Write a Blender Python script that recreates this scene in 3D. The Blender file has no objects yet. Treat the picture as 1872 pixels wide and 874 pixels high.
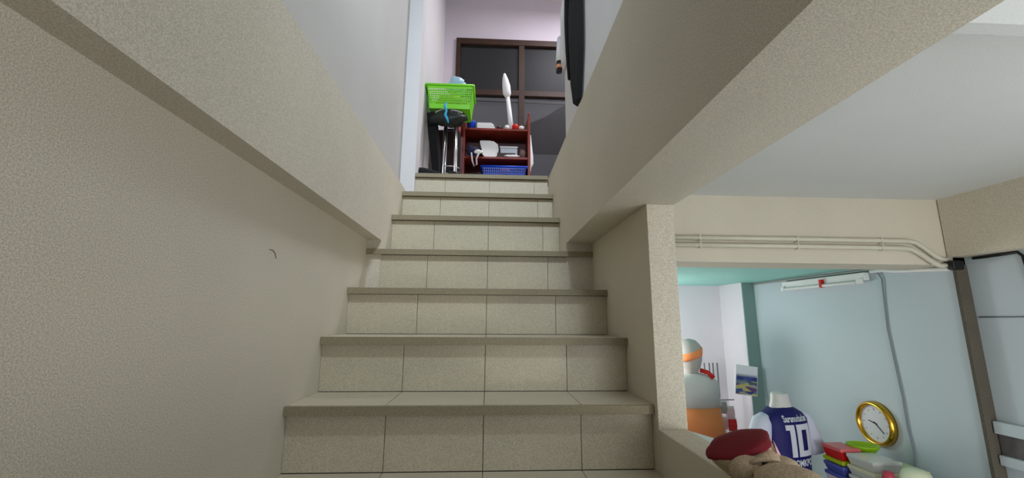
import bpy, bmesh, math, random
from mathutils import Vector, Matrix, noise as mnoise
random.seed(7)
PI = math.pi
S = bpy.context.scene
C = S.collection
R = math.radians

# ------------------------------------------------------------------ camera
cam_d = bpy.data.cameras.new('camera'); cam = bpy.data.objects.new('camera', cam_d); C.objects.link(cam)
cam_d.sensor_width = 36.0; cam_d.lens = 773 / 1872 * 36.0; cam_d.clip_start = 0.01
yaw, pit, rol = R(2.96), R(10.71), R(0.34)
fw = Vector((math.sin(yaw) * math.cos(pit), math.cos(yaw) * math.cos(pit), math.sin(pit)))
rt0 = Vector((math.cos(yaw), -math.sin(yaw), 0)); up0 = rt0.cross(fw)
rt = math.cos(rol) * rt0 + math.sin(rol) * up0; up = -math.sin(rol) * rt0 + math.cos(rol) * up0
m = Matrix((rt, up, -fw)).transposed().to_4x4(); m.translation = (0.567, -1.076, 0.435)
cam.matrix_world = m
S.camera = cam

# ------------------------------------------------------------------ world, lights, exposure
w = bpy.data.worlds.new('daylight'); S.world = w; w.use_nodes = True
w.node_tree.nodes['Background'].inputs[0].default_value = (0.93, 0.96, 1.0, 1)
w.node_tree.nodes['Background'].inputs[1].default_value = 3.4
S.view_settings.view_transform = 'Standard'; S.view_settings.look = 'None'
S.view_settings.gamma = 1; S.view_settings.use_curve_mapping = False
S.view_settings.exposure = 0.0

def area(name, loc, size, size_y, power, col, target=None, spread=180):
    l = bpy.data.lights.new(name, 'AREA'); l.shape = 'RECTANGLE'; l.size = size; l.size_y = size_y
    l.energy = power; l.color = col; l.spread = R(spread)
    o = bpy.data.objects.new(name, l); C.objects.link(o); o.location = loc
    if target is not None:
        o.rotation_euler = (Vector(target) - Vector(loc)).to_track_quat('-Z', 'Y').to_euler()
    return o
# upstairs ceiling tube lamp, stairwell lamp; far room and shop get added unseen fill lights
area('upstairs_lamp', (1.9, 2.5, 4.25), 1.2, 0.25, 58, (0.95, 0.93, 1.0))
area('stairwell_lamp', (0.95, -0.75, 2.75), 0.7, 0.2, 28, (0.78, 0.89, 1.0), (0.25, 1.5, 1.5), 112)
def fill_point(name, loc, power, col, radius=0.12):
    l = bpy.data.lights.new(name, 'POINT'); l.energy = power; l.color = col; l.shadow_soft_size = radius
    o = bpy.data.objects.new(name, l); C.objects.link(o); o.location = loc
    return o
fill_point('far_room_fill', (1.55, 2.28, 0.2), 16, (0.97, 1.0, 1.0))  # added unseen point light, brightens the far wall and clock wall
fill_point('shop_fill', (2.1, -1.05, 0.0), 23, (1.0, 0.97, 0.93))  # added out of view to brighten the shop ceiling and beams

# ------------------------------------------------------------------ materials
def lin(c):
    return tuple(((v / 255) / 12.92 if v / 255 <= 0.04045 else ((v / 255 + 0.055) / 1.055) ** 2.4) for v in c)
MATS = {}
def mat(name, rgb, rough=0.6, metal=0.0, speck=0.0, scale=300.0, blotch=0.0, bscale=3.0, bump=0.0, spec=0.4, alpha=None, trans=0.0):
    if name in MATS: return MATS[name]
    M = bpy.data.materials.new(name); M.use_nodes = True; nt = M.node_tree; b = nt.nodes['Principled BSDF']
    col = lin(rgb)
    b.inputs['Roughness'].default_value = rough; b.inputs['Metallic'].default_value = metal
    b.inputs['Specular IOR Level'].default_value = spec
    b.inputs['Base Color'].default_value = (*col, 1)
    if trans: b.inputs['Transmission Weight'].default_value = trans
    if alpha is not None: b.inputs['Alpha'].default_value = alpha
    tc = nt.nodes.new('ShaderNodeTexCoord')
    out = None
    if speck or blotch:
        base = nt.nodes.new('ShaderNodeRGB'); base.outputs[0].default_value = (*col, 1); out = base.outputs[0]
        for amt, sc, det in ((blotch, bscale, 4.0), (speck, scale, 1.0)):
            if not amt: continue
            n = nt.nodes.new('ShaderNodeTexNoise'); n.inputs['Scale'].default_value = sc; n.inputs['Detail'].default_value = det
            nt.links.new(tc.outputs['Object'], n.inputs['Vector'])
            mr = nt.nodes.new('ShaderNodeMapRange'); mr.inputs[1].default_value = 0.3; mr.inputs[2].default_value = 0.7
            mr.inputs[3].default_value = 1 - amt; mr.inputs[4].default_value = 1 + amt * 0.6
            nt.links.new(n.outputs['Fac'], mr.inputs[0])
            mx = nt.nodes.new('ShaderNodeVectorMath'); mx.operation = 'SCALE'
            nt.links.new(out, mx.inputs[0]); nt.links.new(mr.outputs[0], mx.inputs['Scale'])
            out = mx.outputs[0]
        nt.links.new(out, b.inputs['Base Color'])
    if bump:
        n = nt.nodes.new('ShaderNodeTexNoise'); n.inputs['Scale'].default_value = scale * 0.5; n.inputs['Detail'].default_value = 3
        nt.links.new(tc.outputs['Object'], n.inputs['Vector'])
        bp = nt.nodes.new('ShaderNodeBump'); bp.inputs['Strength'].default_value = bump; bp.inputs['Distance'].default_value = 0.002
        nt.links.new(n.outputs['Fac'], bp.inputs['Height']); nt.links.new(bp.outputs[0], b.inputs['Normal'])
    MATS[name] = M
    return M

PAINT = mat('cream plaster paint', (212, 204, 186), 0.75, speck=0.24, scale=420, blotch=0.06, bscale=2.2)
PAINT_UP = mat('pale upstairs paint', (218, 216, 216), 0.7, speck=0.05, scale=260, blotch=0.03)
PAINT_SHOP = mat('pale blue green shop paint', (192, 204, 212), 0.6, speck=0.02, scale=200, blotch=0.03, bscale=1.5)
PAINT_MINT = mat('mint ceiling paint', (150, 208, 198), 0.6, blotch=0.03)
PAINT_LILAC = mat('lilac white paint', (224, 218, 226), 0.6, blotch=0.03)
PAINT_CEIL = mat('white ceiling paint', (212, 214, 212), 0.7, speck=0.05, scale=240, blotch=0.03)
SHADE_GREY = mat('dark grey wall end shade', (92, 86, 76), 0.9, speck=0.25, scale=200, blotch=0.1, bscale=8)
TILE = mat('beige stone ceramic tile', (204, 195, 172), 0.45, speck=0.28, scale=450, blotch=0.06, bscale=6)
GROUT = mat('dark grout', (112, 102, 84), 0.9)
NOSE = mat('brown grey nosing strip', (150, 140, 114), 0.6, speck=0.28, scale=340)
WOODF = mat('dark brown window wood', (56, 34, 20), 0.5, blotch=0.2, bscale=14)
MAHOG = mat('mahogany board', (128, 44, 30), 0.4, blotch=0.25, bscale=10)
MAHOG_D = mat('dark mahogany back panel', (66, 22, 18), 0.5, blotch=0.2, bscale=10)
WHITE = mat('white plastic', (232, 232, 232), 0.4)
CLOTHW = mat('white cloth', (228, 226, 226), 0.85, bump=0.3, scale=400)
BLACKF = mat('black fabric', (10, 10, 11), 0.9, bump=0.3, scale=400)
CHROME = mat('chrome tube', (190, 190, 188), 0.25, metal=1.0)
GREENP = mat('lime green plastic', (132, 226, 46), 0.35)
BLUEP = mat('blue plastic', (20, 70, 200), 0.35)
CYANP = mat('cyan ribbon', (40, 160, 205), 0.4)
PINK = mat('pink cloth', (222, 110, 130), 0.7)
GOLD = mat('polished gold rim', (214, 165, 60), 0.18, metal=1.0)
DARK = mat('black plastic', (18, 18, 20), 0.4)
GREYC = mat('grey cable sheath', (122, 130, 136), 0.6)
NAVY = mat('royal blue jersey cloth', (10, 8, 92), 0.6, bump=0.2, scale=500)
FUR = mat('beige plush fur', (186, 166, 140), 0.95, speck=0.25, scale=260, blotch=0.1, bscale=20, bump=0.8)
BURG = mat('burgundy felt', (112, 18, 30), 0.9, speck=0.12, scale=300)
RED = mat('red plastic', (206, 24, 22), 0.35)
ORANGE = mat('orange cloth', (236, 142, 84), 0.75)
GREYT = mat('light grey cloth', (204, 202, 200), 0.8)
CONDUIT = mat('cream conduit pipe', (205, 200, 182), 0.4)

# ------------------------------------------------------------------ mesh helpers
def mesh_obj(name, verts, faces, material, parent=None, smooth=False):
    me = bpy.data.meshes.new(name); me.from_pydata([tuple(v) for v in verts], [], faces)
    bm = bmesh.new(); bm.from_mesh(me); bmesh.ops.recalc_face_normals(bm, faces=bm.faces); bm.to_mesh(me); bm.free()
    if smooth:
        for p in me.polygons: p.use_smooth = True
    o = bpy.data.objects.new(name, me); C.objects.link(o)
    if material: me.materials.append(material)
    if parent: o.parent = parent
    return o
class MB:
    def __init__(s): s.v = []; s.f = []
    def add(s, v, f):
        n = len(s.v); s.v += [tuple(p) for p in v]; s.f += [tuple(i + n for i in q) for q in f]; return s
    def box(s, x0, x1, y0, y1, z0, z1, bev=0.0):
        if bev:
            bm = bmesh.new(); bmesh.ops.create_cube(bm, size=1)
            for v in bm.verts: v.co = Vector(((x0 + x1) / 2 + v.co.x * (x1 - x0), (y0 + y1) / 2 + v.co.y * (y1 - y0), (z0 + z1) / 2 + v.co.z * (z1 - z0)))
            bmesh.ops.bevel(bm, geom=bm.edges[:], offset=bev, segments=2, profile=0.5, affect='EDGES')
            bm.verts.index_update()
            s.add([v.co for v in bm.verts], [[v.index for v in f.verts] for f in bm.faces]); bm.free(); return s
        return s.add([(x0, y0, z0), (x1, y0, z0), (x1, y1, z0), (x0, y1, z0), (x0, y0, z1), (x1, y0, z1), (x1, y1, z1), (x0, y1, z1)],
              [(0, 3, 2, 1), (4, 5, 6, 7), (0, 1, 5, 4), (1, 2, 6, 5), (2, 3, 7, 6), (3, 0, 4, 7)])
    def loft(s, rings, cap=True, closed=True):
        n = len(rings[0]); v = [p for r in rings for p in r]; f = []
        for i in range(len(rings) - 1):
            for j in range(n if closed else n - 1):
                k = (j + 1) % n; f.append((i * n + j, i * n + k, (i + 1) * n + k, (i + 1) * n + j))
        if cap and closed:
            f.append(tuple(range(n))); f.append(tuple((len(rings) - 1) * n + j for j in range(n)))
        return s.add(v, f)
    def tube(s, pts, r, n=10, cap=True):
        pts = [Vector(p) for p in pts]; rings = []; prev = None
        for i, p in enumerate(pts):
            t = (pts[min(i + 1, len(pts) - 1)] - pts[max(i - 1, 0)]).normalized()
            a = prev if prev is not None else (Vector((0, 0, 1)) if abs(t.z) < 0.9 else Vector((1, 0, 0)))
            u = (a - t * a.dot(t)).normalized(); prev = u; v = t.cross(u)
            rr = r[i] if isinstance(r, (list, tuple)) else r
            rings.append([p + rr * (math.cos(2 * PI * k / n) * u + math.sin(2 * PI * k / n) * v) for k in range(n)])
        return s.loft(rings, cap)
    def lathe(s, prof, c=(0, 0, 0), n=24, axis='Z', cap=True):
        rings = []
        for r, h in prof:
            ring = []
            for k in range(n):
                a = 2 * PI * k / n; p = (r * math.cos(a), r * math.sin(a), h)
                if axis == 'X': p = (h, r * math.cos(a), r * math.sin(a))
                ring.append(Vector(c) + Vector(p))
            rings.append(ring)
        return s.loft(rings, cap)
    def prism(s, poly, fn0, fn1):
        n = len(poly); v = [fn0(*p) for p in poly] + [fn1(*p) for p in poly]
        return s.add(v, [tuple(range(n)), tuple(range(2 * n - 1, n - 1, -1))] + [(i, (i + 1) % n, n + (i + 1) % n, n + i) for i in range(n)])
    def build(s, name, material, parent=None, smooth=False): return mesh_obj(name, s.v, s.f, material, parent, smooth)
def smoothen(o, angle=40):
    me = o.data
    for p in me.polygons: p.use_smooth = True
    try: me.set_sharp_from_angle(angle=R(angle))
    except Exception: pass
    return o
def tag(o, label, cat, group=None, kind=None):
    o['label'] = label
    if cat: o['category'] = cat
    if group: o['group'] = group
    if kind: o['kind'] = kind
    return o
def thing(name, label, cat, loc=(0, 0, 0), rz=0, group=None, kind=None):
    o = bpy.data.objects.new(name, None); C.objects.link(o); o.location = loc; o.rotation_euler = (0, 0, rz); o.empty_display_size = 0.05
    return tag(o, label, cat, group, kind)
def struct(name, mb, material, label, cat='structure', parent=None):
    o = mb.build(name, material, parent)
    if not parent: tag(o, label, cat, kind='structure')
    return o
def ell(cx, cy, z, rx, ry, n=24, p=2.0, rot=0):
    out = []
    for k in range(n):
        a = 2 * PI * k / n; c, s_ = math.cos(a), math.sin(a)
        out.append(Vector((cx + rx * math.copysign(abs(c) ** (2 / p), c), cy + ry * math.copysign(abs(s_) ** (2 / p), s_), z)))
    return out

FLOOR = -1.6; UPF = 1.33; UPC = 4.4; W = 1.05; T = 0.085
# ------------------------------------------------------------------ the setting: stairwell
wl = struct('wall_left', MB().box(-0.15, 0, -3.2, 1.47, FLOOR, 1.18), PAINT, 'cream painted wall along the left of the stairs', 'wall')
pts = [(0.002, -0.02 + 0.045 * t - 0.02, 0.62 + 0.018 * math.sin(t * 1.6) - 0.0 * t) for t in (0, .33, .66, 1.0)]
MB().tube([(0.0005, 0.028, 0.607), (0.0005, 0.045, 0.608), (0.0005, 0.058, 0.601), (0.0005, 0.066, 0.589)], 0.0012, 6).build('scuff_mark', mat('scuff grey', (120, 112, 96), .9), wl)
struct('wall_stairwell_left', MB().box(-0.15, 0, -3.2, 1.47, 1.18, UPC), mat('warm white upper paint', (190, 187, 181), .7, speck=.12, scale=420, blotch=.04), 'white upper wall above the beam on the left', 'wall')
struct('wall_pilaster', MB().box(-0.15, 0.09, 1.47, 1.60, UPF - .33, UPC), PAINT_UP, 'white pilaster at the head of the stairs', 'wall')
struct('wall_upstairs_left', MB().box(-0.15, -0.035, 1.60, 3.62, UPF, UPC), PAINT_UP, 'white wall behind the stool with the green basket', 'wall')
struct('ceiling_beam', MB().box(0, 0.061, -3.2, 0.885, 0.79, 1.18), PAINT, 'cream beam jutting from the wall on the left of the stairs', 'beam')
struct('wall_stair_left', MB().box(0, 0.061, 0.885, 1.47, 0.4, 1.18), PAINT, 'short cream wall beside the top steps, left', 'wall')
struct('wall_right', MB().box(W, W + T, 0.175, 2.6, FLOOR, 0.79, 0.002), PAINT, 'cream wall end and column on the right of the stairs', 'wall')
struct('ceiling_beam', MB().box(0.926, W + T + 0.005, -3.2, 0.885, 0.79, 1.31), PAINT, 'wide cream beam overhead on the right of the stairs', 'beam')
struct('wall_stair_right', MB().box(0.926, W, 0.885, 1.47, 0.4, 1.31), PAINT, 'short cream wall beside the top steps, right', 'wall')
struct('wall_upstairs_right', MB().box(W, W + 0.1, -3.2, 1.5, 1.31, UPC), PAINT_UP, 'white upstairs wall with hanging clothes, right', 'wall')
struct('wall_parapet', MB().box(W, W + T, -3.2, 0.175, FLOOR, 0.13, 0.003), PAINT, 'low parapet wall beside the lower steps', 'wall')
struct('ceiling_upstairs', MB().box(-0.15, 3.2, -3.2, 3.8, UPC, UPC + 0.1), PAINT_UP, 'upstairs ceiling', 'ceiling')
struct('floor_upstairs', MB().box(-0.15, 3.2, 1.70, 3.6, UPF - 0.33, UPF).box(1.15, 3.2, 0.95, 1.70, UPF - 0.33, UPF), TILE, 'tiled upstairs floor', 'floor')
struct('wall_rear_light_block', MB().box(0, W, -3.2, -3.1, FLOOR, UPC), PAINT_UP, 'unseen wall behind the stairs, lower part added to block daylight', 'wall')  # closed down to the floor to keep daylight off the lower steps

# ------------------------------------------------------------------ staircase with tiles
stairs = thing('staircase', 'beige tiled staircase climbing between cream walls', 'staircase', (0, 0, FLOOR), kind='structure')
NY = {-1: -.225, 0: -.015, 1: .197, 2: .414, 3: .647, 4: .867, 5: 1.052, 6: 1.27, 7: 1.472}
NZ = {-1: -.175, 0: .012, 1: .192, 2: .373, 3: .556, 4: .749, 5: .956, 6: 1.148, 7: UPF}
for k in range(2, 9): NY[-k] = NY[-1] - .212 * (k - 1); NZ[-k] = NZ[-1] - .187 * (k - 1)
NZ[-9] = FLOOR
JO = [0.0, .277, .555, .838, W]
mesh_cache = {}
def tile(name, x0, x1, y0, y1, z0, z1, parent):
    key = (round(x1 - x0, 4), round(y1 - y0, 4), round(z1 - z0, 4))
    if key not in mesh_cache:
        o = MB().box(-key[0] / 2, key[0] / 2, -key[1] / 2, key[1] / 2, -key[2] / 2, key[2] / 2).build(name, TILE if name != 'nosing' else NOSE)
        mesh_cache[key] = o.data
    else:
        o = bpy.data.objects.new(name, mesh_cache[key]); C.objects.link(o)
    o.location = ((x0 + x1) / 2, (y0 + y1) / 2, (z0 + z1) / 2 - FLOOR); o.parent = parent
    return o
G = 0.0010; OV = 0.022
for i in range(-8, 8):
    xa, xb = (0.001, W - .001) if i <= 4 else (0.062, 0.925)
    y0 = NY[i] + OV; z1 = NZ[i]; z0 = NZ[i - 1]
    y1 = NY[i + 1] + OV if i < 7 else 1.70
    nx = 0.14 if i < 4 else 0.0
    body = MB().box(xa, xb, y0 + .008, y1 + .008 if i < 7 else y1, FLOOR * 0 , z1 - FLOOR - .009).build('step', GROUT, stairs)
    if i < -3: continue
    js = [max(xa, min(xb, j)) for j in JO]
    for a, b in zip(js[:-1], js[1:]):
        a2, b2 = a + (G if a > xa else 0), b - (G if b < xb else 0)
        if i >= -2: tile('riser_tile', a2, b2, y0, y0 + .0075, z0 + .002, z1 - .0265, body)
        tile('tread_tile', a2, b2, NY[i] + .012, y1 - .002, z1 - .0085, z1, body)
    tile('nosing', xa, xb, NY[i], NY[i] + .0105, z1 - .0255, z1 - .001, body)

# ------------------------------------------------------------------ shop (room on the right) shell
struct('floor', MB().box(-0.15, 3.0, -4.2, 2.8, FLOOR - .1, FLOOR), mat('grey shop floor tile', (178, 180, 178), .4), 'shop floor', 'floor')
struct('ceiling', MB().box(W + T + .005, 3.0, -3.2, .75, 1.0, 1.08), PAINT_CEIL, 'white ceiling of the near room on the right', 'ceiling')
fb = struct('ceiling_beam', MB().box(W + T, 2.95, .75, .95, .69, 1.08, .003), PAINT, 'cream beam across the room on the right, carrying conduits', 'beam')
struct('ceiling_far', MB().box(W + T, 2.95, .95, 2.7, .735, .8), PAINT_MINT, 'mint ceiling of the far room', 'ceiling')
struct('wall_shop_right', MB().box(2.70, 2.95, .75, 2.7, FLOOR, .735), PAINT_SHOP, 'pale blue wall with the gold clock', 'wall')
struct('wall_near_right', MB().box(2.745, 2.95, -3.2, .74, FLOOR, .73), PAINT_SHOP, 'pale wall at the right edge', 'wall')
struct('wall_end_shade', MB().box(2.688, 2.744, .735, .7495, FLOOR, .69), SHADE_GREY, 'dark grey strip at the wall corner, shade put into its colour', 'trim')  # dark colour carries the shade on this wall end face
struct('ceiling_beam', MB().box(2.67, 2.95, -3.2, .745, .725, 1.0), PAINT, 'cream beam along the right wall under the ceiling', 'beam')
struct('trim_2', MB().box(1.145, 2.665, -.475, -.447, .939, .999), PAINT_CEIL, 'shallow white ceiling batten at the upper right', 'trim')
struct('wall_far', MB().box(W + T, 2.70, 2.6, 2.7, FLOOR, .735), PAINT_LILAC, 'bright lilac white far wall', 'wall')
struct('wall_far_column', MB().box(2.605, 2.70, 2.262, 2.6, FLOOR, .735), PAINT_LILAC, 'pale column at the far corner', 'column')
struct('column_shade_face', MB().box(2.603, 2.70, 2.25, 2.262, FLOOR, .735), mat('green grey column shade', (118, 146, 142), .7, blotch=.05), 'grey green front of the far column, shade put into its colour', 'trim')  # slab colour stands for the shade on the column's unlit front

# ------------------------------------------------------------------ upstairs back wall and window
WX0, WX1, WZ0, WZ1 = .115, 1.70, 1.95, 3.81
bw = MB().box(-.035, WX0, 3.6, 3.75, UPF, UPC).box(WX1, 3.2, 3.6, 3.75, UPF, UPC).box(WX0, WX1, 3.6, 3.75, UPF, WZ0).box(WX0, WX1, 3.6, 3.75, WZ1, UPC)
struct('wall_back', bw, mat('pale lilac upstairs paint', (206, 198, 206), .7, speck=.04, blotch=.03), 'pale lilac wall around the upstairs window', 'wall')
struct('wall_upstairs_far_right', MB().box(3.1, 3.2, 1.5, 3.6, UPF, UPC), PAINT_UP, 'white upstairs wall, far right', 'wall')
struct('wall_upstairs_near', MB().box(1.15, 3.2, 1.40, 1.5, UPF, UPC), PAINT_UP, 'white upstairs partition', 'wall')
win = thing('window_1', 'dark wooden window with four tinted panes', 'window', (0, 3.6, WZ0), kind='structure')
fr = MB()
for a in ((WX0, WX0 + .05, WZ0, WZ1), (WX1 - .05, WX1, WZ0, WZ1), (WX0 + .05, WX1 - .05, WZ1 - .075, WZ1), (WX0 + .05, WX1 - .05, WZ0, WZ0 + .05)):
    fr.box(a[0], a[1], .0 - .03, .06, a[2] - WZ0, a[3] - WZ0, .003)
fr.build('window_frame', WOODF, win)
MB().box(.878, .945, -.025, .05, .05, WZ1 - WZ0 - .075, .003).build('mullion', WOODF, win)
for xa, xb in ((WX0 + .05, .878), (.945, WX1 - .05)):
    MB().box(xa, xb, -.025, .05, 3.065 - WZ0, 3.135 - WZ0, .003).build('transom', WOODF, win)
GL = bpy.data.materials.new('grey tinted glass'); GL.use_nodes = True; nt = GL.node_tree
for n in list(nt.nodes):
    if n.type != 'OUTPUT_MATERIAL': nt.nodes.remove(n)
tr = nt.nodes.new('ShaderNodeBsdfTransparent'); tr.inputs[0].default_value = (.25, .25, .258, 1)
gs = nt.nodes.new('ShaderNodeBsdfGlossy'); gs.inputs['Roughness'].default_value = .5; gs.inputs[0].default_value = (.6, .6, .6, 1)
mx = nt.nodes.new('ShaderNodeMixShader'); mx.inputs[0].default_value = .04
nt.links.new(tr.outputs[0], mx.inputs[1]); nt.links.new(gs.outputs[0], mx.inputs[2]); nt.links.new(mx.outputs[0], [n for n in nt.nodes if n.type == 'OUTPUT_MATERIAL'][0].inputs[0])
for xa, xb in ((WX0 + .05, .878), (.945, WX1 - .05)):
    for za, zb in ((WZ0 + .05, 3.065), (3.135, WZ1 - .075)):
        MB().box(xa, xb, .012, .018, za - WZ0, zb - WZ0).build('pane', GL, win)
# neighbour building outside the window
nb = thing('neighbour_wall', 'grey building wall seen through the upstairs window', 'building', (0, 5.6, 0), kind='structure')
NBW = mat('pale grey neighbour render', (196, 192, 194), .9, speck=.1, scale=60)
NBU = mat('grey neighbour render', (84, 84, 86), .9, speck=.1, scale=60)
NBD = mat('dark neighbour roof sheet', (104, 100, 96), .9, speck=.15, scale=60, blotch=.15, bscale=2)
MB().box(-2.5, 4.5, .6, .8, -1.6, 4.55).build('lower_wall', NBW, nb)
MB().box(-2.5, 4.5, .58, .8, 4.55, 6.5).build('upper_wall', NBU, nb)
MB().prism([(.9, 3.42), (1.134, 3.50), (1.40, 3.62), (1.72, 3.84), (2.6, 4.2), (4.4, 4.4), (4.4, 2.98), (.9, 2.98)], lambda x, z: (x, -.4, z), lambda x, z: (x, -.3, z)).build('roof_sheet', NBD, nb)
MB().box(.9, 4.4, -.42, -.28, -1.6, 2.98).build('bounce_light_panel', NBW, nb)  # pale colour stands in for light bounced up from the ground outside
MB().tube([(-2.4, .55, 4.42), (1.2, .55, 4.38), (3.4, .55, 4.34)], .012, 6).build('wire', NBD, nb)

# ------------------------------------------------------------------ upstairs: stool with basket
st = thing('stool', 'chrome legged stool under the lime green basket', 'stool', (.19, 2.56, UPF))
SH = .925
seat = MB().lathe([(.02, SH - .012), (.13, SH - .012), (.14, SH), (.13, SH + .012), (.02, SH + .012)], n=24).build('seat', DARK, st, True)
for sx, sy in ((-1, -1), (1, -1), (-1, 1), (1, 1)):
    MB().tube([(sx * .045, sy * .05, SH - .01), (sx * .05, sy * .08, SH * .5), (sx * .055, sy * .13, 0)], .0105, 10).build('leg', CHROME, st, True)
MB().tube([(.1 * math.cos(a * PI / 12), .1 * math.sin(a * PI / 12), SH * .45) for a in range(25)], .006, 8).build('foot_ring', CHROME, st, True)
MB().tube([(-.125, -.135, SH - .06), (-.12, -.14, SH - .025), (-.06, -.145, SH - .005), (.06, -.145, SH - .012), (.11, -.14, SH - .03)], .009, 8).build('grab_rail', mat('grey enamel', (150, 150, 150), .4), st, True)

def basket(name, label, loc, w0, w1, d0, d1, h, material, slots_x, slots_z, rz=0, handle=None):
    t = thing(name, label, 'basket', loc, rz)
    def half(z):
        k = z / h; return w0 + (w1 - w0) * k, d0 + (d1 - d0) * k
    b = MB().box(-w0, w0, -d0, d0, 0, .008).build('base', material, t)
    for face in range(4):
        m_ = MB()
        def P(u, z, off):
            hw, hd = half(z)
            if face == 0: return (u * hw, -hd + off, z)
            if face == 1: return (hw - off, u * hd, z)
            if face == 2: return (-u * hw, hd - off, z)
            return (-hw + off, -u * hd, z)
        def bar(u0, u1, z0_, z1_):
            v = [P(u0, z0_, 0), P(u1, z0_, 0), P(u1, z1_, 0), P(u0, z1_, 0), P(u0, z0_, .004), P(u1, z0_, .004), P(u1, z1_, .004), P(u0, z1_, .004)]
            m_.add(v, [(0, 3, 2, 1), (4, 5, 6, 7), (0, 1, 5, 4), (1, 2, 6, 5), (2, 3, 7, 6), (3, 0, 4, 7)])
        nx = slots_x if face % 2 == 0 else max(4, slots_x * 2 // 3)
        bar(-1, 1, 0, h * .2); bar(-1, 1, h * .86, h)
        for k in range(nx + 1):
            u = -1 + 2 * k / nx; bar(max(-1, u - .45 / nx), min(1, u + .45 / nx), h * .2, h * .86)
        for k in range(1, slots_z):
            z = h * (.2 + .66 * k / slots_z); bar(-1, 1, z - h * .025, z + h * .025)
        m_.build('basket_side', material, t)
    hw, hd = half(h); r_ = []
    for sx, sy in ((-1, -1), (1, -1), (1, 1), (-1, 1), (-1, -1)): r_.append((sx * (hw + .006), sy * (hd + .006), h))
    mb = MB()
    for a, c in zip(r_[:-1], r_[1:]): mb.tube([a, c], .010, 8)
    mb.build('rim', material, t, True)
    return t
basket('laundry_basket', 'lime green slotted plastic basket on top of the stool', (.185, 2.56, UPF + SH + .015), .18, .205, .13, .155, .215, GREENP, 24, 7)
o = MB()
def blob(mb, c, rx, ry, rz, n=14, m_=9, amp=.12, seed=0, fq=3.0):
    rings = []
    for i in range(m_ + 1):
        ph = -PI / 2 + PI * i / m_; ring = []
        for k in range(n):
            a = 2 * PI * k / n; d = Vector((math.cos(ph) * math.cos(a), math.cos(ph) * math.sin(a), math.sin(ph)))
            s_ = 1 + amp * mnoise.noise(d * fq + Vector((seed * 7.3, seed * 1.7, 0)))
            ring.append((c[0] + d.x * rx * s_, c[1] + d.y * ry * s_, c[2] + d.z * rz * s_))
        rings.append(ring)
    return mb.loft(rings)
tag(blob(MB(), (.235, 2.55, 2.555), .085, .08, .085, amp=.5, seed=2, fq=2.5).build('plastic_bag', mat('pale blue plastic bag', (170, 205, 222), .3), None, True), 'crumpled pale blue plastic bag poking out of the green basket', 'bag')
tag(blob(MB(), (.185, 2.56, 2.37), .15, .105, .085, amp=.3, seed=3).build('folded_clothes', mat('yellow green folded cloth', (190, 190, 60), .8), None, True), 'yellow clothes inside the lime green basket', 'clothes')
# dark bag hanging from the stool, with cyan ribbon
tag(blob(MB(), (.175, 2.40, 2.165), .15, .055, .075, amp=.5, seed=5, fq=3.5).build('dark_bag', mat('dark green black bag', (16, 24, 18), .5), None, True), 'dark bag hanging from the stool below the green basket', 'bag')
tag(MB().tube([(.165, 2.345, 2.28), (.155, 2.335, 2.24), (.17, 2.33, 2.20), (.16, 2.33, 2.16), (.18, 2.335, 2.12), (.19, 2.34, 2.09)], [.008, .013, .009, .012, .010, .006], 8).build('ribbon', CYANP, None, True), 'twisted cyan ribbon dangling in front of the stool', 'ribbon')
dr = MB(); rings = []
for z, x0, x1 in ((2.24, -.02, .05), (2.05, .0, .075), (1.85, .03, .10), (1.65, .055, .115), (1.45, .07, .12)):
    rings.append([(x0, 2.46, z), (x1, 2.43, z), (x1 + .02, 2.48, z), (x0 + .01, 2.52, z)])
tag(smoothen(dr.loft(rings).build('black_cloth', BLACKF)), 'long black cloth hanging down beside the stool', 'cloth')
tag(blob(MB(), (.238, 2.93, 2.30), .032, .06, .10, amp=.25, seed=8).build('pink_bag', PINK, None, True), 'pink bag hanging at the left end of the mahogany shelf', 'bag')

sc_ = thing('suitcase', 'black and maroon suitcase standing behind the stool', 'suitcase', (.145, 2.83, UPF))
MB().box(-.115, .115, -.075, .075, .035, .90, .03).build('shell', mat('black maroon fabric', (34, 12, 14), .8), sc_)
MB().box(-.095, .095, -.082, -.070, .10, .52, .01).build('front_pocket', mat('black nylon', (14, 14, 15), .7), sc_)
MB().tube([(-.05, 0, .89), (-.05, 0, .93), (.05, 0, .93), (.05, 0, .89)], .009, 8).build('carry_handle', DARK, sc_, True)
for sx_ in (-.085, .085): MB().lathe([(.002, -.015), (.035, -.015), (.035, .015), (.002, .015)], (sx_, .03, .035), 16, axis='X').build('wheel', DARK, sc_)
# shoes at the landing edge
def shoe(name, loc, rz, label, group):
    t = thing(name, label, 'shoe', loc, rz, group)
    mb = MB(); rings = []
    for y, w_, h in ((-.10, .012, .02), (-.085, .03, .035), (-.04, .038, .05), (.02, .034, .07), (.08, .032, .075), (.105, .015, .06)):
        rings.append([(w_ * math.cos(a), y, max(.012, .012 + h * max(0, math.sin(a)))) for a in [PI * k / 7 for k in range(8)]] + [(0, y, .012)])
    mb.loft(rings).build('upper', BLACKF, t, True)
    MB().loft([[(x * k, y, z) for x, y in ((-.03, -.09), (.03, -.09), (.04, -.02), (.034, .09), (-.034, .09), (-.04, -.02))] for z, k in ((0, 1), (.014, 1))]).build('sole', DARK, t)
    return t
shoe('shoe', (.145, 1.60, UPF), R(80), 'black shoe lying by the white wall at the top step', None)
shoe('shoe', (.30, 1.64, UPF), R(15), 'black shoe at the top step, nearer the stool', None)

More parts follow.
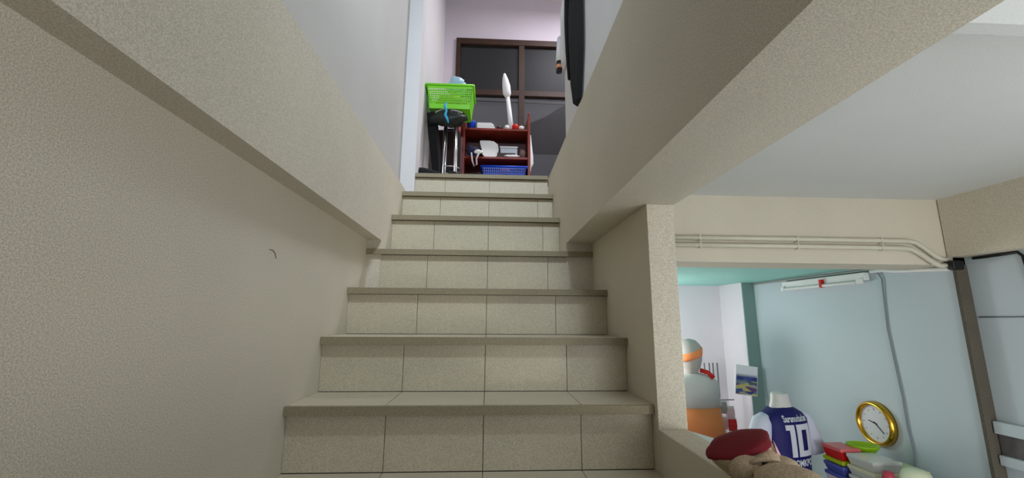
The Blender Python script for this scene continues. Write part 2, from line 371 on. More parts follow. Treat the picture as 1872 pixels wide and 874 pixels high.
# ------------------------------------------------------------------ upstairs: mahogany shelf
sh = thing('shelf_rack', 'mahogany open shelf rack under the upstairs window', 'shelf', (.61, 3.0, UPF))
SX = .325
for s_ in (-1, 1):
    up_ = MB().box(s_ * SX - .013, s_ * SX + .013, -.13, .13, 0, 1.12, .003).build('side_panel', MAHOG, sh)
    MB().lathe([(.004, 1.12), (.014, 1.128), (.010, 1.142), (.014, 1.152), (.002, 1.165)], (s_ * SX, -.11, 0), 12).build('finial', MAHOG, up_, True)
for z in (.16, .40, .655, .955):
    MB().box(-SX + .013, SX - .013, -.125, .125, z, z + .022, .002).build('shelf_board', MAHOG, sh)
MB().box(-SX + .013, SX - .013, .122, .13, .05, .98).build('back_panel', MAHOG_D, sh)
ZT = UPF + .977; ZM = UPF + .677; ZL = UPF + .422
t = thing('plastic_cup', 'blue plastic tub at the left of the shelf top', 'tub', (.355, 2.95, ZT))
MB().lathe([(.002, 0), (.038, 0), (.046, .085), (.048, .09), (.044, .09), (.035, .008), (.002, .008)], n=20).build('tub_body', BLUEP, t, True)
tag(smoothen(MB().loft([[(x, y, ZT + z) for x, y in ((.415, 2.90), (.60 - dx, 2.90), (.60 - dx, 3.02), (.415, 3.02))] for z, dx in ((0, 0), (.055, .02), (.07, .045))]).build('white_packet', CLOTHW)), 'white folded packet lying on the shelf top beside the blue tub', 'packet')
cols = [('red', RED, 'red'), ('white', WHITE, 'white'), ('black', DARK, 'black'), ('brown', MAHOG_D, 'dark brown'), ('pale', CLOTHW, 'pale')]
clutter = [(.635, 2.91, .028, .02, 3, 'dark brown pouch lying on the shelf top beside the white packet'), (.675, 2.94, .026, .022, 2, 'black pouch on the shelf top, left of the white duster'),
           (.715, 2.90, .025, .025, 4, 'pale bundle on the shelf top in front of the white duster'), (.80, 2.89, .035, .028, 0, 'red pouch on the shelf top, right of the white duster'),
           (.86, 2.90, .03, .022, 1, 'white pouch on the shelf top near the right post'), (.90, 2.95, .022, .02, 2, 'small black pouch at the right end of the shelf top')]
for i, (x, y, r_, h, ci, lb) in enumerate(clutter):
    tag(blob(MB(), (x, y, ZT + h * .9), r_, r_, h, amp=.3, seed=20 + i).build('pouch', cols[ci][1], None, True), lb, 'pouch', 'pouches on the shelf top')
t = thing('duster', 'white long handled duster standing on the shelf top before the window', 'duster', (.765, 2.97, ZT + .002))
MB().tube([(0, 0, 0), (-.02, .0, .20), (-.045, 0, .42)], [.026, .024, .020], 12).build('handle', WHITE, t, True)
MB().tube([(-.043, 0, .39), (-.05, 0, .43), (-.058, 0, .52), (-.068, 0, .585), (-.074, 0, .62), (-.078, 0, .66)], [.024, .042, .042, .032, .024, .010], 12).build('duster_head', CLOTHW, t, True)
# middle shelf
rings = []
for k, (z, xa, xb) in enumerate(((0, .50, .60), (.03, .475, .625), (.09, .465, .635), (.15, .45, .625), (.185, .445, .585), (.195, .46, .54))):
    rings.append([(xa, 2.89 + .01 * k, ZM + z + .001), (xb, 2.90 + .008 * k, ZM + z + .001), (xb, 2.93 + .008 * k, ZM + z + .001), (xa, 2.92 + .01 * k, ZM + z + .001)])
tag(smoothen(MB().loft(rings).build('white_cushion', CLOTHW)), 'curved white cloth pad standing on the middle shelf', 'pad')
t = thing('clear_box', 'pale grey plastic box on the middle shelf', 'box', (.735, 2.96, ZM + .001))
MB().box(-.085, .085, -.06, .06, 0, .105, .006).build('box_body', mat('frosted plastic', (176, 182, 192), .3), t)
MB().box(-.09, .09, -.065, .065, .105, .12, .004).build('lid', mat('frosted lid', (206, 210, 216), .3), t)
tag(MB().box(.62, .80, 2.882, 2.893, ZM + .001, ZM + .045, .002).build('small_book', mat('dark brown cover', (60, 44, 40), .6)), 'dark brown book lying before the pale box', 'book')
tag(blob(MB(), (.765, 2.882, ZM + .014), .075, .012, .013, amp=.3, seed=40).build('cloth_strip', CLOTHW, None, True), 'white cloth strip on the edge of the middle shelf', 'cloth')
tag(blob(MB(), (.875, 2.93, ZM + .05), .035, .04, .05, amp=.4, seed=41).build('wool_ball', mat('grey brown wool', (120, 96, 90), .9), None, True), 'grey brown woollen bundle by the right post', 'bundle')
# lower shelf
basket('storage_basket', 'royal blue plastic basket on the lower shelf', (.69, 2.955, ZL + .001), .20, .215, .085, .10, .145, BLUEP, 22, 4)
tag(blob(MB(), (.70, 2.95, ZL + .15), .055, .04, .03, amp=.4, seed=44).build('pink_cloth', PINK, None, True), 'pink cloth heaped in the royal blue basket', 'cloth')
# navy shoulder bag hanging at left, white cloth hanging on right side
t = thing('shoulder_bag', 'navy and white shoulder bag hanging from the left end of the shelf', 'bag', (.38, 2.80, 1.97))
blob(MB(), (0, 0, .06), .065, .03, .045, amp=.4, seed=50).build('bag_body', mat('navy cloth', (30, 28, 62), .8), t, True)
blob(MB(), (.055, -.02, .045), .045, .014, .022, amp=.3, seed=51).build('bag_flap', CLOTHW, t, True)
MB().tube([(-.01, -.03, .03), (.0, -.035, -.05), (.02, -.035, -.11), (.045, -.035, -.09), (.04, -.035, -.03), (.06, -.03, .02)], .008, 8).build('strap', mat('grey white strap', (190, 190, 200), .8), t, True)
rings = []
for z, wx in ((2.25, .006), (2.14, .016), (2.03, .028), (1.95, .03), (1.93, .01), (1.87, .004)):
    rings.append([(.950, 2.88, z), (.950 + wx, 2.89, z), (.950 + wx, 2.96, z), (.950, 2.97, z)])
tag(smoothen(MB().loft(rings).build('hanging_cloth', CLOTHW)), 'white cloth hanging down the right side of the shelf', 'cloth')

# ------------------------------------------------------------------ clothes hanging on the upper right wall
t = thing('black_jacket', 'long black jacket hanging on the upper right wall', 'jacket', (1.045, 1.12, 2.6))
def garment(zs, wob, x_in, n=20, seed=0):
    rings = []
    for z, ya, yb, th in zs:
        ring = []
        for k in range(n):
            a = 2 * PI * k / n; y = (ya + yb) / 2 + (yb - ya) / 2 * math.cos(a)
            th2 = th * (1 + wob * math.sin(5 * math.cos(a) + seed + z * 4))
            x = x_in - th2 * max(0, math.sin(a)) if math.sin(a) > 0 else x_in
            ring.append((x, y, z))
        rings.append(ring)
    return rings
zs = [(2.62, .98, 1.06, .02), (2.56, .92, 1.11, .032), (2.48, .88, 1.15, .042), (2.35, .875, 1.15, .042), (2.25, .88, 1.16, .044), (2.1, .88, 1.17, .046), (1.95, .89, 1.16, .045),
      (1.85, .90, 1.14, .044), (1.78, .92, 1.12, .04), (1.72, .94, 1.11, .04), (1.66, .96, 1.09, .035), (1.60, .98, 1.08, .03)]
g_ = MB().loft([[(p[0] - 1.045, p[1] - 1.12, p[2] - 2.6) for p in r_] for r_ in garment(zs, .25, 1.042)])
smoothen(g_.build('jacket_body', BLACKF, t), 60)
MB().tube([(-.02, .02, -.08), (-.03, .03, -.22), (-.034, .03, -.42), (-.034, .02, -.62), (-.03, .01, -.80)], [.02, .024, .024, .022, .018], 12).build('sleeve', BLACKF, t, True)
tag(smoothen(MB().tube([(1.049, 1.10, 2.66), (1.01, 1.10, 2.655), (1.005, 1.10, 2.64)], .005, 8).build('wall_hook', CHROME)), 'small metal wall hook above the black jacket', 'hook')
t = thing('white_shirt', 'white shirt with banded cuff hanging behind the black jacket', 'shirt', (1.04, 1.43, 2.3))
MB().loft([[(p[0] - 1.04, p[1] - 1.43, p[2] - 2.3) for p in r_] for r_ in garment([(2.55, 1.40, 1.46, .02), (2.45, 1.385, 1.485, .03), (2.3, 1.385, 1.49, .03), (2.15, 1.385, 1.485, .028), (2.08, 1.39, 1.48, .026)], .2, 1.046)]).build('shirt_body', CLOTHW, t, True)
MB().tube([(-.005, .055, .02), (-.012, .065, -.07), (-.02, .07, -.15)], [.035, .034, .03], 12).build('sleeve', CLOTHW, t, True)
for k, mt in enumerate((DARK, mat('orange knit', (222, 150, 110), .8), DARK)):
    MB().tube([(-.020 - .003 * k, .07, -.15 - .026 * k), (-.023 - .003 * k, .07, -.176 - .026 * k)], [.026 - .002 * k, .024 - .002 * k], 12).build('cuff_band', mt, t, True)

# ------------------------------------------------------------------ conduits on the cross beam
for z, lb in ((.797, 'upper of the two cream conduits along the cross beam'), (.764, 'lower of the two cream conduits along the cross beam')):
    t = thing('conduit_pipe', lb, 'pipe', (0, .737, z), group='conduits on the cross beam')
    dz = .797 - z
    pp = [(W + T + .02, 0, 0), (2.0, 0, .001), (2.48 - dz * .6, 0, 0), (2.515 - dz * .6, 0, -.006), (2.545 - dz * .5, 0, -.025), (2.60 - dz * .3, 0, -.068), (2.625 - dz * .2, 0, -.08), (2.664, 0, -.084 + dz * .3)]
    MB().tube(pp, .0105, 10).build('pipe_run', CONDUIT, t, True)
    for x in (1.5, 1.95, 2.35):
        MB().box(x - .003, x + .003, -.0113, .012, -.012, .012).build('clip', CONDUIT, t)
tag(MB().box(2.645, 2.70, .705, .7345, .665, .706, .006).build('cable_gland', DARK), 'black cable clump where the conduits meet the wall corner', 'cable clump')
tag(MB().tube([(2.738, .70, .715), (2.738, .60, .716), (2.738, .535, .718), (2.738, .52, .70), (2.738, .517, .66), (2.738, .505, .56)], .006, 8).build('wall_cable', DARK, None, True), 'black cable along the wall under the beam at the right edge', 'cable')
tag(MB().tube([(2.742, .725, .455), (2.742, .3, .457), (2.742, -.4, .46)], .0025, 8).build('wall_wire', GREYC, None, True), 'thin grey wire running level along the wall at the right edge', 'wire')
t = thing('wall_rail_panel', 'white railed dark grey panel on the wall at the right edge', 'panel', (2.745, .25, -.03))
MB().box(-.03, -.001, -.7, .48, .0, .05, .003).build('rail', PAINT_SHOP, t)
MB().box(-.012, -.001, -.7, .48, -.085, .0).build('dark_panel', mat('dark grey louvre', (96, 92, 96), .5, blotch=.3, bscale=20), t)
MB().box(-.03, -.001, -.7, .48, -.125, -.085, .003).build('rail', PAINT_SHOP, t)

# ------------------------------------------------------------------ clock wall
ck = thing('wall_clock', 'round wall clock with polished gold rim and white dial', 'clock', (2.70, 1.275, -.115))
MB().lathe([(.093, -.012), (.096, -.030), (.103, -.036), (.110, -.030), (.115, -.018), (.117, -.001), (.093, -.001)], n=48, axis='X', cap=False).build('rim', GOLD, ck, True)
MB().lathe([(.001, -.001), (.095, -.001), (.095, -.014), (.001, -.014)], n=40, axis='X').build('dial', mat('white dial', (226, 226, 232), .4), ck)
for k in range(12):
    a = 2 * PI * k / 12; L_ = .012 if k % 3 == 0 else .007
    pr = [(r_, w_) for r_, w_ in ((.068, -.0016), (.068 + L_, -.0016), (.068 + L_, .0016), (.068, .0016))]
    d1 = Vector((0, -math.sin(a), math.cos(a))); d2 = Vector((0, -math.cos(a), -math.sin(a)))
    MB().prism(pr, lambda r_, w_: Vector((-.0142, 0, 0)) + d1 * r_ + d2 * w_, lambda r_, w_: Vector((-.0152, 0, 0)) + d1 * r_ + d2 * w_).build('hour_mark', GREYC, ck)
for nm, a, L_, wd in (('hour_hand', R(283), .042, .0030), ('minute_hand', R(133), .062, .0024)):
    d1 = Vector((0, -math.sin(a), math.cos(a))); d2 = Vector((0, -math.cos(a), -math.sin(a)))
    MB().prism([(-.01, -wd), (L_, -wd * .6), (L_, wd * .6), (-.01, wd)], lambda r_, w_: Vector((-.0155, 0, 0)) + d1 * r_ + d2 * w_, lambda r_, w_: Vector((-.0175, 0, 0)) + d1 * r_ + d2 * w_).build(nm, DARK, ck)
cord = [(2.694, 1.15, .700), (2.69, 1.125, .690), (2.692, 1.11, .66), (2.694, 1.118, .55), (2.694, 1.125, .40), (2.694, 1.115, .25), (2.694, 1.10, .05), (2.694, 1.098, -.1), (2.694, 1.085, -.2), (2.694, 1.088, -.35), (2.694, 1.085, -.55)]
tag(MB().tube(cord, .0038, 8).build('power_cable', GREYC, None, True), 'grey cord hanging down the clock wall', 'cord')
lf = thing('tube_light_fixture', 'white unlit tube light fixture high on the clock wall', 'light fixture', (2.70, 1.45, .66))
MB().box(-.035, -.001, -.26, .42, 0, .045, .004).build('housing', WHITE, lf)
MB().tube([(-.045, -.22, -.008), (-.045, .38, -.008)], .010, 10).build('tube', WHITE, lf, True)
for y in (-.235, .395): MB().box(-.055, -.03, y - .012, y + .012, -.018, .01, .002).build('socket', WHITE, lf)
MB().box(-.058, -.034, .03, .045, -.02, .03).build('red_tag', RED, lf)
tag(MB().tube([(2.69, .97, .722), (2.692, 1.3, .718), (2.692, 1.8, .722), (2.692, 2.32, .722)], .0075, 8).build('wall_conduit', mat('grey conduit', (150, 156, 152), .5), None, True), 'thin grey conduit along the top of the clock wall', 'pipe')
tag(MB().tube([(2.69, .76, .675), (2.688, .88, .682), (2.688, 1.0, .690), (2.69, 1.10, .705), (2.69, 1.17, .706)], .010, 8).build('twisted_cable', WHITE, None, True), 'white twisted cable running to the top of the hanging cord', 'cable')
# small picture screen
sc = thing('wall_screen', 'small tilted screen showing a colourful crowd on the far column', 'screen', (2.555, 2.245, -.02))
PIC = bpy.data.materials.new('crowd picture'); PIC.use_nodes = True; nt = PIC.node_tree; b = nt.nodes['Principled BSDF']
tc = nt.nodes.new('ShaderNodeTexCoord'); vo = nt.nodes.new('ShaderNodeTexVoronoi'); vo.inputs['Scale'].default_value = 26
mp = nt.nodes.new('ShaderNodeMapping'); mp.inputs['Scale'].default_value = (.6, 1, 1.6)
nt.links.new(tc.outputs['Object'], mp.inputs[0]); nt.links.new(mp.outputs[0], vo.inputs['Vector'])
cr = nt.nodes.new('ShaderNodeValToRGB'); el = cr.color_ramp.elements
el[0].color = (*lin((40, 50, 130)), 1); el[1].color = (*lin((210, 200, 90)), 1)
for p_, c_ in ((.35, (70, 90, 160)), (.55, (120, 60, 110)), (.7, (60, 110, 110)), (.8, (150, 150, 170))):
    e = el.new(p_); e.color = (*lin(c_), 1)
sep = nt.nodes.new('ShaderNodeSeparateColor'); nt.links.new(vo.outputs['Color'], sep.inputs[0]); nt.links.new(sep.outputs[0], cr.inputs[0])
sx = nt.nodes.new('ShaderNodeSeparateXYZ'); nt.links.new(tc.outputs['Object'], sx.inputs[0])
mr = nt.nodes.new('ShaderNodeMapRange'); mr.inputs[1].default_value = .025; mr.inputs[2].default_value = .05; nt.links.new(sx.outputs['Z'], mr.inputs[0])
mxr = nt.nodes.new('ShaderNodeMix'); mxr.data_type = 'RGBA'; nt.links.new(mr.outputs[0], mxr.inputs['Factor']); nt.links.new(cr.outputs[0], mxr.inputs['A']); mxr.inputs['B'].default_value = (*lin((238, 238, 245)), 1)
nt.links.new(mxr.outputs['Result'], b.inputs['Base Color']); b.inputs['Roughness'].default_value = .3
MB().box(-.088, .088, -.016, 0, -.11, .11, .003).build('bezel', WHITE, sc)
MB().box(-.082, .082, -.018, -.0165, -.104, .104).build('picture', PIC, sc)
sc.rotation_euler = (0, R(7), 0)

# ------------------------------------------------------------------ jersey mannequin
jm = thing('jersey_mannequin', 'headless white mannequin wearing the royal blue jersey numbered 10', 'mannequin', (2.235, 1.39, FLOOR), R(15))
prof = [(.95, .150, .085), (1.05, .142, .085), (1.15, .135, .085), (1.25, .138, .09), (1.36, .146, .092), (1.44, .150, .090), (1.495, .150, .082), (1.525, .125, .068), (1.55, .075, .055)]
def torso_r(z):
    for (z0, a0, b0), (z1, a1, b1) in zip(prof[:-1], prof[1:]):
        if z0 <= z <= z1:
            k = (z - z0) / (z1 - z0); return a0 + (a1 - a0) * k, b0 + (b1 - b0) * k
    return prof[0][1:] if z < prof[0][0] else prof[-1][1:]
MB().loft([ell(0, 0, z, a, b_, 28, 2.4) for z, a, b_ in prof]).build('jersey', NAVY, jm, True)
MB().loft([ell(0, 0, z, a, b_, 20) for z, a, b_ in ((1.53, .085, .056), (1.555, .066, .048), (1.585, .054, .044), (1.622, .050, .042), (1.628, .046, .038))]).build('neck', mat('white mannequin skin', (206, 204, 202), .4), jm, True)
MB().loft([ell(0, 0, z, a, b_, 20) for z, a, b_ in ((1.538, .082, .060), (1.552, .068, .053), (1.556, .060, .049))]).build('collar', NAVY, jm, True)
JW = mat('pale lilac jersey sleeve', (206, 208, 228), .7)
for s_ in (-1, 1):
    MB().tube([(s_ * .12, 0, 1.51), (s_ * .145, 0, 1.485), (s_ * .170, -.004, 1.43), (s_ * .192, -.008, 1.36), (s_ * .208, -.012, 1.31)], [.030, .050, .056, .058, .066], 16).build('sleeve', JW, jm, True)
    MB().tube([(s_ * .19, -.008, 1.35), (s_ * .205, -.012, 1.295)], [.03, .026], 12).build('arm_stub', MATS['white mannequin skin'], jm, True)
MB().tube([(0, 0, .02), (0, 0, .95)], .018, 12).build('pole', CHROME, jm, True)
MB().lathe([(.002, 0), (.125, 0), (.125, .012), (.02, .022), (.002, .022)], n=28).build('base', CHROME, jm, True)
LET = mat('pale jersey print', (206, 208, 220), .6)
def on_back(x, z, off):
    a, b_ = torso_r(z); u = min(.98, abs(x) / a); return Vector((x, -b_ * (1 - u ** 2.4) ** (1 / 2.4) - off, z))
def decal(name, polys):
    mb = MB()
    for poly in polys:
        # cut every polygon (convex quad) into a small grid so it follows the curved cloth
        (x0, z0), (x1, z1), (x2, z2), (x3, z3) = poly; n = 6; vs = []; fs = []
        for off in (.0015, .0035):
            for i in range(n + 1):
                for j in range(n + 1):
                    u, v = i / n, j / n
                    x = (x0 * (1 - u) + x1 * u) * (1 - v) + (x3 * (1 - u) + x2 * u) * v; z = (z0 * (1 - u) + z1 * u) * (1 - v) + (z3 * (1 - u) + z2 * u) * v
                    vs.append(on_back(x, z, off))
        N = (n + 1) ** 2
        for i in range(n):
            for j in range(n):
                q = (i * (n + 1) + j, (i + 1) * (n + 1) + j, (i + 1) * (n + 1) + j + 1, i * (n + 1) + j + 1); fs.append(tuple(k + N for k in q)); fs.append(q)
        mb.add(vs, fs)
    return mb.build(name, LET, jm)
zt, zb = 1.474, 1.312; x0 = -.052
decal('digit_one', [((-.052, zb), (-.020, zb), (-.020, zt), (-.052, zt)), ((-.074, zt - .026), (-.052, zt - .026), (-.052, zt), (-.074, zt))])
decal('digit_zero', [((-.006, zb), (.026, zb), (.026, zt), (-.006, zt)), ((.066, zb), (.098, zb), (.098, zt), (.066, zt)), ((.026, zb), (.066, zb), (.066, zb + .028), (.026, zb + .028)), ((.026, zt - .028), (.066, zt - .028), (.066, zt), (.026, zt))])
def lettering(name, text, size, zc, xc, width):
    cu = bpy.data.curves.new(name, 'FONT'); cu.body = text; cu.size = size; cu.align_x = 'CENTER'; cu.align_y = 'CENTER'; cu.offset = .0012; cu.resolution_u = 3
    to = bpy.data.objects.new('tmp', cu); C.objects.link(to); bpy.context.view_layer.update()
    dg = bpy.context.evaluated_depsgraph_get(); me = bpy.data.meshes.new_from_object(to.evaluated_get(dg))
    bpy.data.objects.remove(to)
    xs = [v.co.x for v in me.vertices]; k = width / (max(xs) - min(xs))
    for v in me.vertices: v.co = on_back(xc + v.co.x * k, zc + v.co.y, .003)
    me.name = name; me.materials.clear(); me.materials.append(LET)
    o = bpy.data.objects.new(name, me); C.objects.link(o); o.parent = jm; return o
lettering('name_lettering', 'Saranudadan', .045, 1.503, .008, .17)
lettering('club_lettering', 'HOMKPO', .048, 1.278, .014, .155)

# ------------------------------------------------------------------ second mannequin by the far wall
t = thing('sports_mannequin', 'grey mannequin in a grey and orange shirt, half hidden by the column', 'mannequin', (2.085, 2.15, FLOOR))
GM = mat('grey mannequin skin', (172, 166, 162), .6)
MB().loft([ell(0, 0, z, a, b_, 20) for z, a, b_ in ((1.60, .05, .05), (1.66, .05, .055), (1.69, .065, .08), (1.74, .078, .095), (1.80, .082, .10), (1.85, .074, .09), (1.885, .045, .055), (1.895, .01, .01))]).build('head', GM, t, True)
hb = MB(); hb.loft([ell(0, 0, z, a, b_, 20) for z, a, b_ in ((1.755, .083, .100), (1.775, .086, .104), (1.80, .087, .105), (1.81, .084, .102))]); hbo = hb.build('headband', ORANGE, t, True)
for v in hbo.data.vertices: v.co.z += v.co.x * .35
MB().loft([ell(0, 0, z, a, b_, 24, 2.4) for z, a, b_ in ((1.40, .185, .10), (1.50, .195, .105), (1.58, .195, .10), (1.62, .16, .085), (1.645, .07, .06))]).build('shirt_top', GREYT, t, True)
MB().loft([ell(0, 0, z, a, b_, 24, 2.4) for z, a, b_ in ((1.215, .215, .125), (1.30, .205, .118), (1.41, .19, .106))]).build('shirt_bottom', ORANGE, t, True)
MB().loft([ell(0, 0, z, a, b_, 24, 2.4) for z, a, b_ in ((.85, .20, .13), (1.05, .195, .12), (1.22, .185, .105))]).build('shorts', mat('navy shorts cloth', (24, 24, 84), .7), t, True)
MB().box(.035, .10, -.128, -.118, 1.05, 1.21).build('shorts_stripe', WHITE, t)
MB().tube([(.05, -.04, 1.67), (.10, -.06, 1.655), (.13, -.08, 1.62)], .016, 10).build('red_strap', RED, t, True)
for s_ in (-1, 1): MB().tube([(s_ * .09, 0, .9), (s_ * .085, 0, .45), (s_ * .08, 0, .01)], [.075, .05, .04], 12).build('leg', GM, t, True)

# ------------------------------------------------------------------ display rack with packets by the far column
t = thing('display_rack', 'grey wire display rack beside the far column', 'rack', (2.40, 2.30, FLOOR))
for x in (-.11, -.07, -.04, -.005): MB().tube([(x, .04, 0), (x - .004, .04, 1.70)], .0055, 8).build('rack_wire', mat('grey wire', (120, 118, 120), .5), t, True)
MB().box(-.13, .13, -.06, .06, 0, .02).build('base', DARK, t)
for z in (1.12, 1.27, 1.42): MB().tube([(-.11, .03, z), (.10, .03, z)], .004, 8).build('hook_bar', MATS['grey wire'], t, True)
pk = [(2.335, 1.40, 'grey', GREYT, 'grey packet on the rack, topmost'), (2.375, 1.375, 'dull', mat('dull print', (170, 160, 155), .6), 'dull beige packet on the rack beside the topmost grey one'),
      (2.43, 1.335, 'pink', mat('pale pink print', (232, 196, 200), .6), 'pale pink packet at the right end of the rack'), (2.44, 1.25, 'red', RED, 'red packet at the right end of the rack'),
      (2.37, 1.26, 'rose', mat('rose print', (214, 160, 158), .6), 'rose coloured packet in the middle of the rack'), (2.36, 1.16, 'white', WHITE, 'white packet low on the rack, left'),
      (2.44, 1.155, 'coral', mat('coral print', (226, 84, 88), .6), 'coral packet low on the rack, right')]
for x, z, n, mt, lb in pk:
    p = thing('packet', lb, 'packet', (x, 2.275, FLOOR + z), group='packets on the display rack')
    MB().loft([[(xx, y * th, zz) for xx, y in ((-.03, -.010), (.03, -.010), (.03, .010), (-.03, .010))] for zz, th in ((-.045, .15), (-.035, .7), (0, 1.2), (.03, .7), (.04, .15))]).build('pouch_body', mt, p)
    MB().box(-.03, .03, -.002, .002, .04, .05).build('header_card', WHITE, p)

# ------------------------------------------------------------------ goods table by the clock wall
tb = thing('goods_table', 'white table against the clock wall carrying plastic boxes', 'table', (2.46, .98, FLOOR))
TZ = 1.185
MB().box(-.075, .23, -.35, .33, TZ - .03, TZ, .004).build('table_top', WHITE, tb)
for sx in (-.055, .21):
    for sy in (-.32, .305): MB().box(sx - .018, sx + .018, sy - .018, sy + .018, 0, TZ - .03).build('leg', CHROME, tb)
TT = FLOOR + TZ
def lidbox(name, label, cat, x, y, z, wx, wy, h, mb_, ml, group=None, lid_h=.018, rz=0):
    t = thing(name, label, cat, (x, y, z), rz, group)
    MB().loft([[(sx * (wx - dx), sy * (wy - dx), zz) for sx, sy in ((-1, -1), (1, -1), (1, 1), (-1, 1))] for zz, dx in ((0, .008), (h - lid_h, 0))]).build('tub', mb_, t)
    MB().box(-wx - .004, wx + .004, -wy - .004, wy + .004, h - lid_h, h, .004).build('lid', ml, t)
    return t
PW = mat('pinkish clear plastic', (232, 214, 226), .25); PV = mat('violet blue plastic', (84, 92, 178), .35); PY = mat('yellow green plastic', (168, 190, 20), .35)
lidbox('lunch_box', 'violet blue lidded box at the bottom of the coloured stack', 'box', 2.445, 1.245, TT, .052, .062, .065, PW, PV, 'coloured lidded boxes')
lidbox('lunch_box', 'clear box with violet blue lid in the middle of the coloured stack', 'box', 2.445, 1.245, TT + .066, .052, .062, .045, PV, PV, 'coloured lidded boxes')
lidbox('lunch_box', 'yellow green lidded box just under the red one', 'box', 2.445, 1.245, TT + .112, .052, .062, .025, PY, PY, 'coloured lidded boxes')
lidbox('lunch_box', 'red lidded box on top of the coloured stack', 'box', 2.445, 1.245, TT + .138, .052, .062, .06, RED, mat('pale red lid', (224, 112, 112), .35), 'coloured lidded boxes')
t = thing('green_bowl', 'lime green leaf shaped bowl behind the red box', 'bowl', (2.56, 1.235, TT + .161))
MB().loft([ell(0, 0, z, a, b_, 20) for z, a, b_ in ((0, .03, .03), (.012, .055, .05), (.035, .075, .065), (.045, .078, .068), (.045, .072, .062), (.03, .05, .045))]).build('bowl_body', mat('lime plastic', (150, 200, 10), .35), t, True)
lidbox('storage_box', 'tall beige carton under the lime green bowl', 'box', 2.56, 1.235, TT, .06, .05, .16, mat('beige carton', (216, 206, 190), .7), CLOTHW)
CLR = mat('clear frosted plastic', (206, 208, 206), .2); SAL = mat('salmon plastic', (226, 140, 128), .35)
lidbox('clear_tray', 'salmon tray under the stacked clear trays', 'tray', 2.475, 1.085, TT, .07, .075, .09, SAL, CLR)
lidbox('clear_tray', 'clear frosted tray, lower of the pair on the salmon tray', 'tray', 2.475, 1.085, TT + .091, .07, .077, .045, CLR, mat('cream lid', (220, 214, 186), .4))
lidbox('clear_tray', 'clear frosted tray, upper of the pair on the salmon tray', 'tray', 2.475, 1.085, TT + .137, .07, .075, .05, CLR, CLR)
lidbox('clear_tray', 'clear tray with pale green lid behind the stacked trays', 'tray', 2.615, 1.06, TT, .045, .07, .15, CLR, mat('pale green lid', (206, 220, 176), .4))
t = thing('pale_cup', 'pale green cup in front of the coloured stack', 'cup', (2.405, 1.155, TT))
MB().lathe([(.002, 0), (.018, 0), (.022, .062), (.019, .062), (.016, .006), (.002, .006)], n=18).build('cup_body', mat('pale green plastic', (180, 226, 120), .35), t, True)
t = thing('teal_pot', 'small teal pot before the clear trays', 'pot', (2.40, .985, TT))
MB().lathe([(.002, 0), (.03, 0), (.036, .07), (.032, .085), (.002, .088)], n=18).build('pot_body', mat('pale teal plastic', (150, 206, 212), .4), t, True)
t = thing('red_pot', 'small dark red pot between the clear trays and the cream ball', 'pot', (2.395, .925, TT))
MB().lathe([(.002, 0), (.02, 0), (.024, .15), (.018, .175), (.002, .178)], n=18).build('pot_body', mat('dull red plastic', (176, 60, 78), .4), t, True)
t = thing('cream_bowl', 'cream rounded bowl near the front of the goods table', 'bowl', (2.47, .865, TT))
MB().lathe([(.002, .205), (.03, .203), (.05, .19), (.062, .16), (.066, .11), (.05, 0), (.002, 0)], n=24).build('bowl_body', mat('cream green plastic', (218, 226, 196), .4), t, True)
t = thing('striped_packet', 'pink striped packet at the front corner of the goods table', 'packet', (2.52, .73, TT))
MB().box(-.06, .06, -.035, .035, 0, .175, .01).build('packet_body', mat('pale pink packet', (226, 200, 210), .5), t)
for k in range(5): MB().box(-.061, .061, -.030 + k * .014, -.024 + k * .014, .10, .1765).build('stripe', mat('maroon stripe', (122, 40, 70), .5), t)

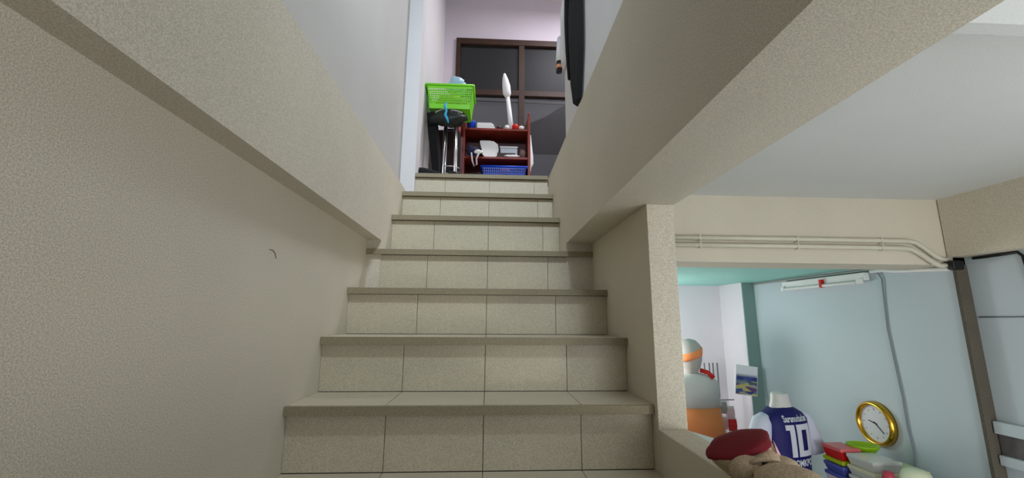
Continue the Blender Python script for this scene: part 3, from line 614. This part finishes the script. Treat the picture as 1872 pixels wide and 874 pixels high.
# ------------------------------------------------------------------ plush toy with beret on a stand by the parapet
CT = thing('counter', 'white counter top flush with the parapet, beside the plush toy', 'counter', (1.2, -.4, FLOOR))
cpoly = [(W + T + .001, .165), (1.195, .02), (1.19, -.20), (1.19, -1.0), (W + T + .001, -1.0)]
MB().prism(cpoly, lambda x, y: (x - 1.2, y + .4, 1.70), lambda x, y: (x - 1.2, y + .4, 1.728)).build('counter_top', mat('pale blue white laminate', (214, 222, 226), .4), CT)
MB().prism([(W + T + .004, .0), (1.165, -.02), (1.165, -.20), (1.165, -.96), (W + T + .004, -.96)], lambda x, y: (x - 1.2, y + .4, 0), lambda x, y: (x - 1.2, y + .4, 1.70)).build('cabinet', WHITE, CT)
pl = thing('plush_toy', 'beige plush toy with burgundy beret lying on the parapet', 'plush toy', (1.087, -.195, .131)); pl.scale = (.9, .9, .92)
def lump(c, rx, ry, rz, seed, amp=.05, fq=2.0, name='', mt=None, par=None, rot=None):
    o = blob(MB(), (0, 0, 0), rx, ry, rz, 28, 18, amp, seed, fq).build(name, mt, par, True); o.location = c
    if rot: o.rotation_euler = rot
    return o
lump((.004, -.13, .030), .062, .075, .030, 60, name='body', mt=FUR, par=pl)
hd = lump((-.004, .0, .034), .076, .075, .036, 61, .05, name='head', mt=FUR, par=pl, rot=(0, R(4), 0))
lump((.042, -.03, .026), .048, .05, .026, 62, .04, name='cheek', mt=FUR, par=pl)
lump((-.035, -.05, .032), .036, .034, .028, 66, .04, name='cheek', mt=FUR, par=pl)
lump((-.012, -.076, .050), .006, .005, .006, 63, .0, name='eye', mt=mat('brown bead eye', (40, 28, 20), .2), par=pl)
MB().tube([(-.04, -.072, .050), (-.024, -.078, .058), (-.004, -.08, .060), (.018, -.074, .056)], .005, 8).build('brow_fold', FUR, pl, True)
er = MB().loft([[(.038 + x, y, .045 + z) for x, y, z in ((-.014, -.028, 0), (.018, -.024, -.008), (.018, .0, -.008), (-.014, .0, 0))], [(.038 + x, y, .072 + z) for x, y, z in ((-.007, -.02, 0), (.006, -.02, 0), (.006, -.004, 0), (-.007, -.004, 0))], [(.038 + x, y, .084) for x, y in ((-.002, -.014), (.002, -.014), (.002, -.008), (-.002, -.008))]])
ear = smoothen(er.build('ear', FUR, pl), 80)
MB().prism([(.050, .044), (.062, .036), (.042, .080)], lambda x, z: (x, -.024, z), lambda x, z: (x, -.028, z)).build('ear_lining', mat('pale pink lining', (222, 176, 186), .8), ear)
bt = lump((-.018, .004, .064), .072, .062, .0175, 64, .14, 1.6, 'beret', BURG, pl, (0, R(-19), 0))
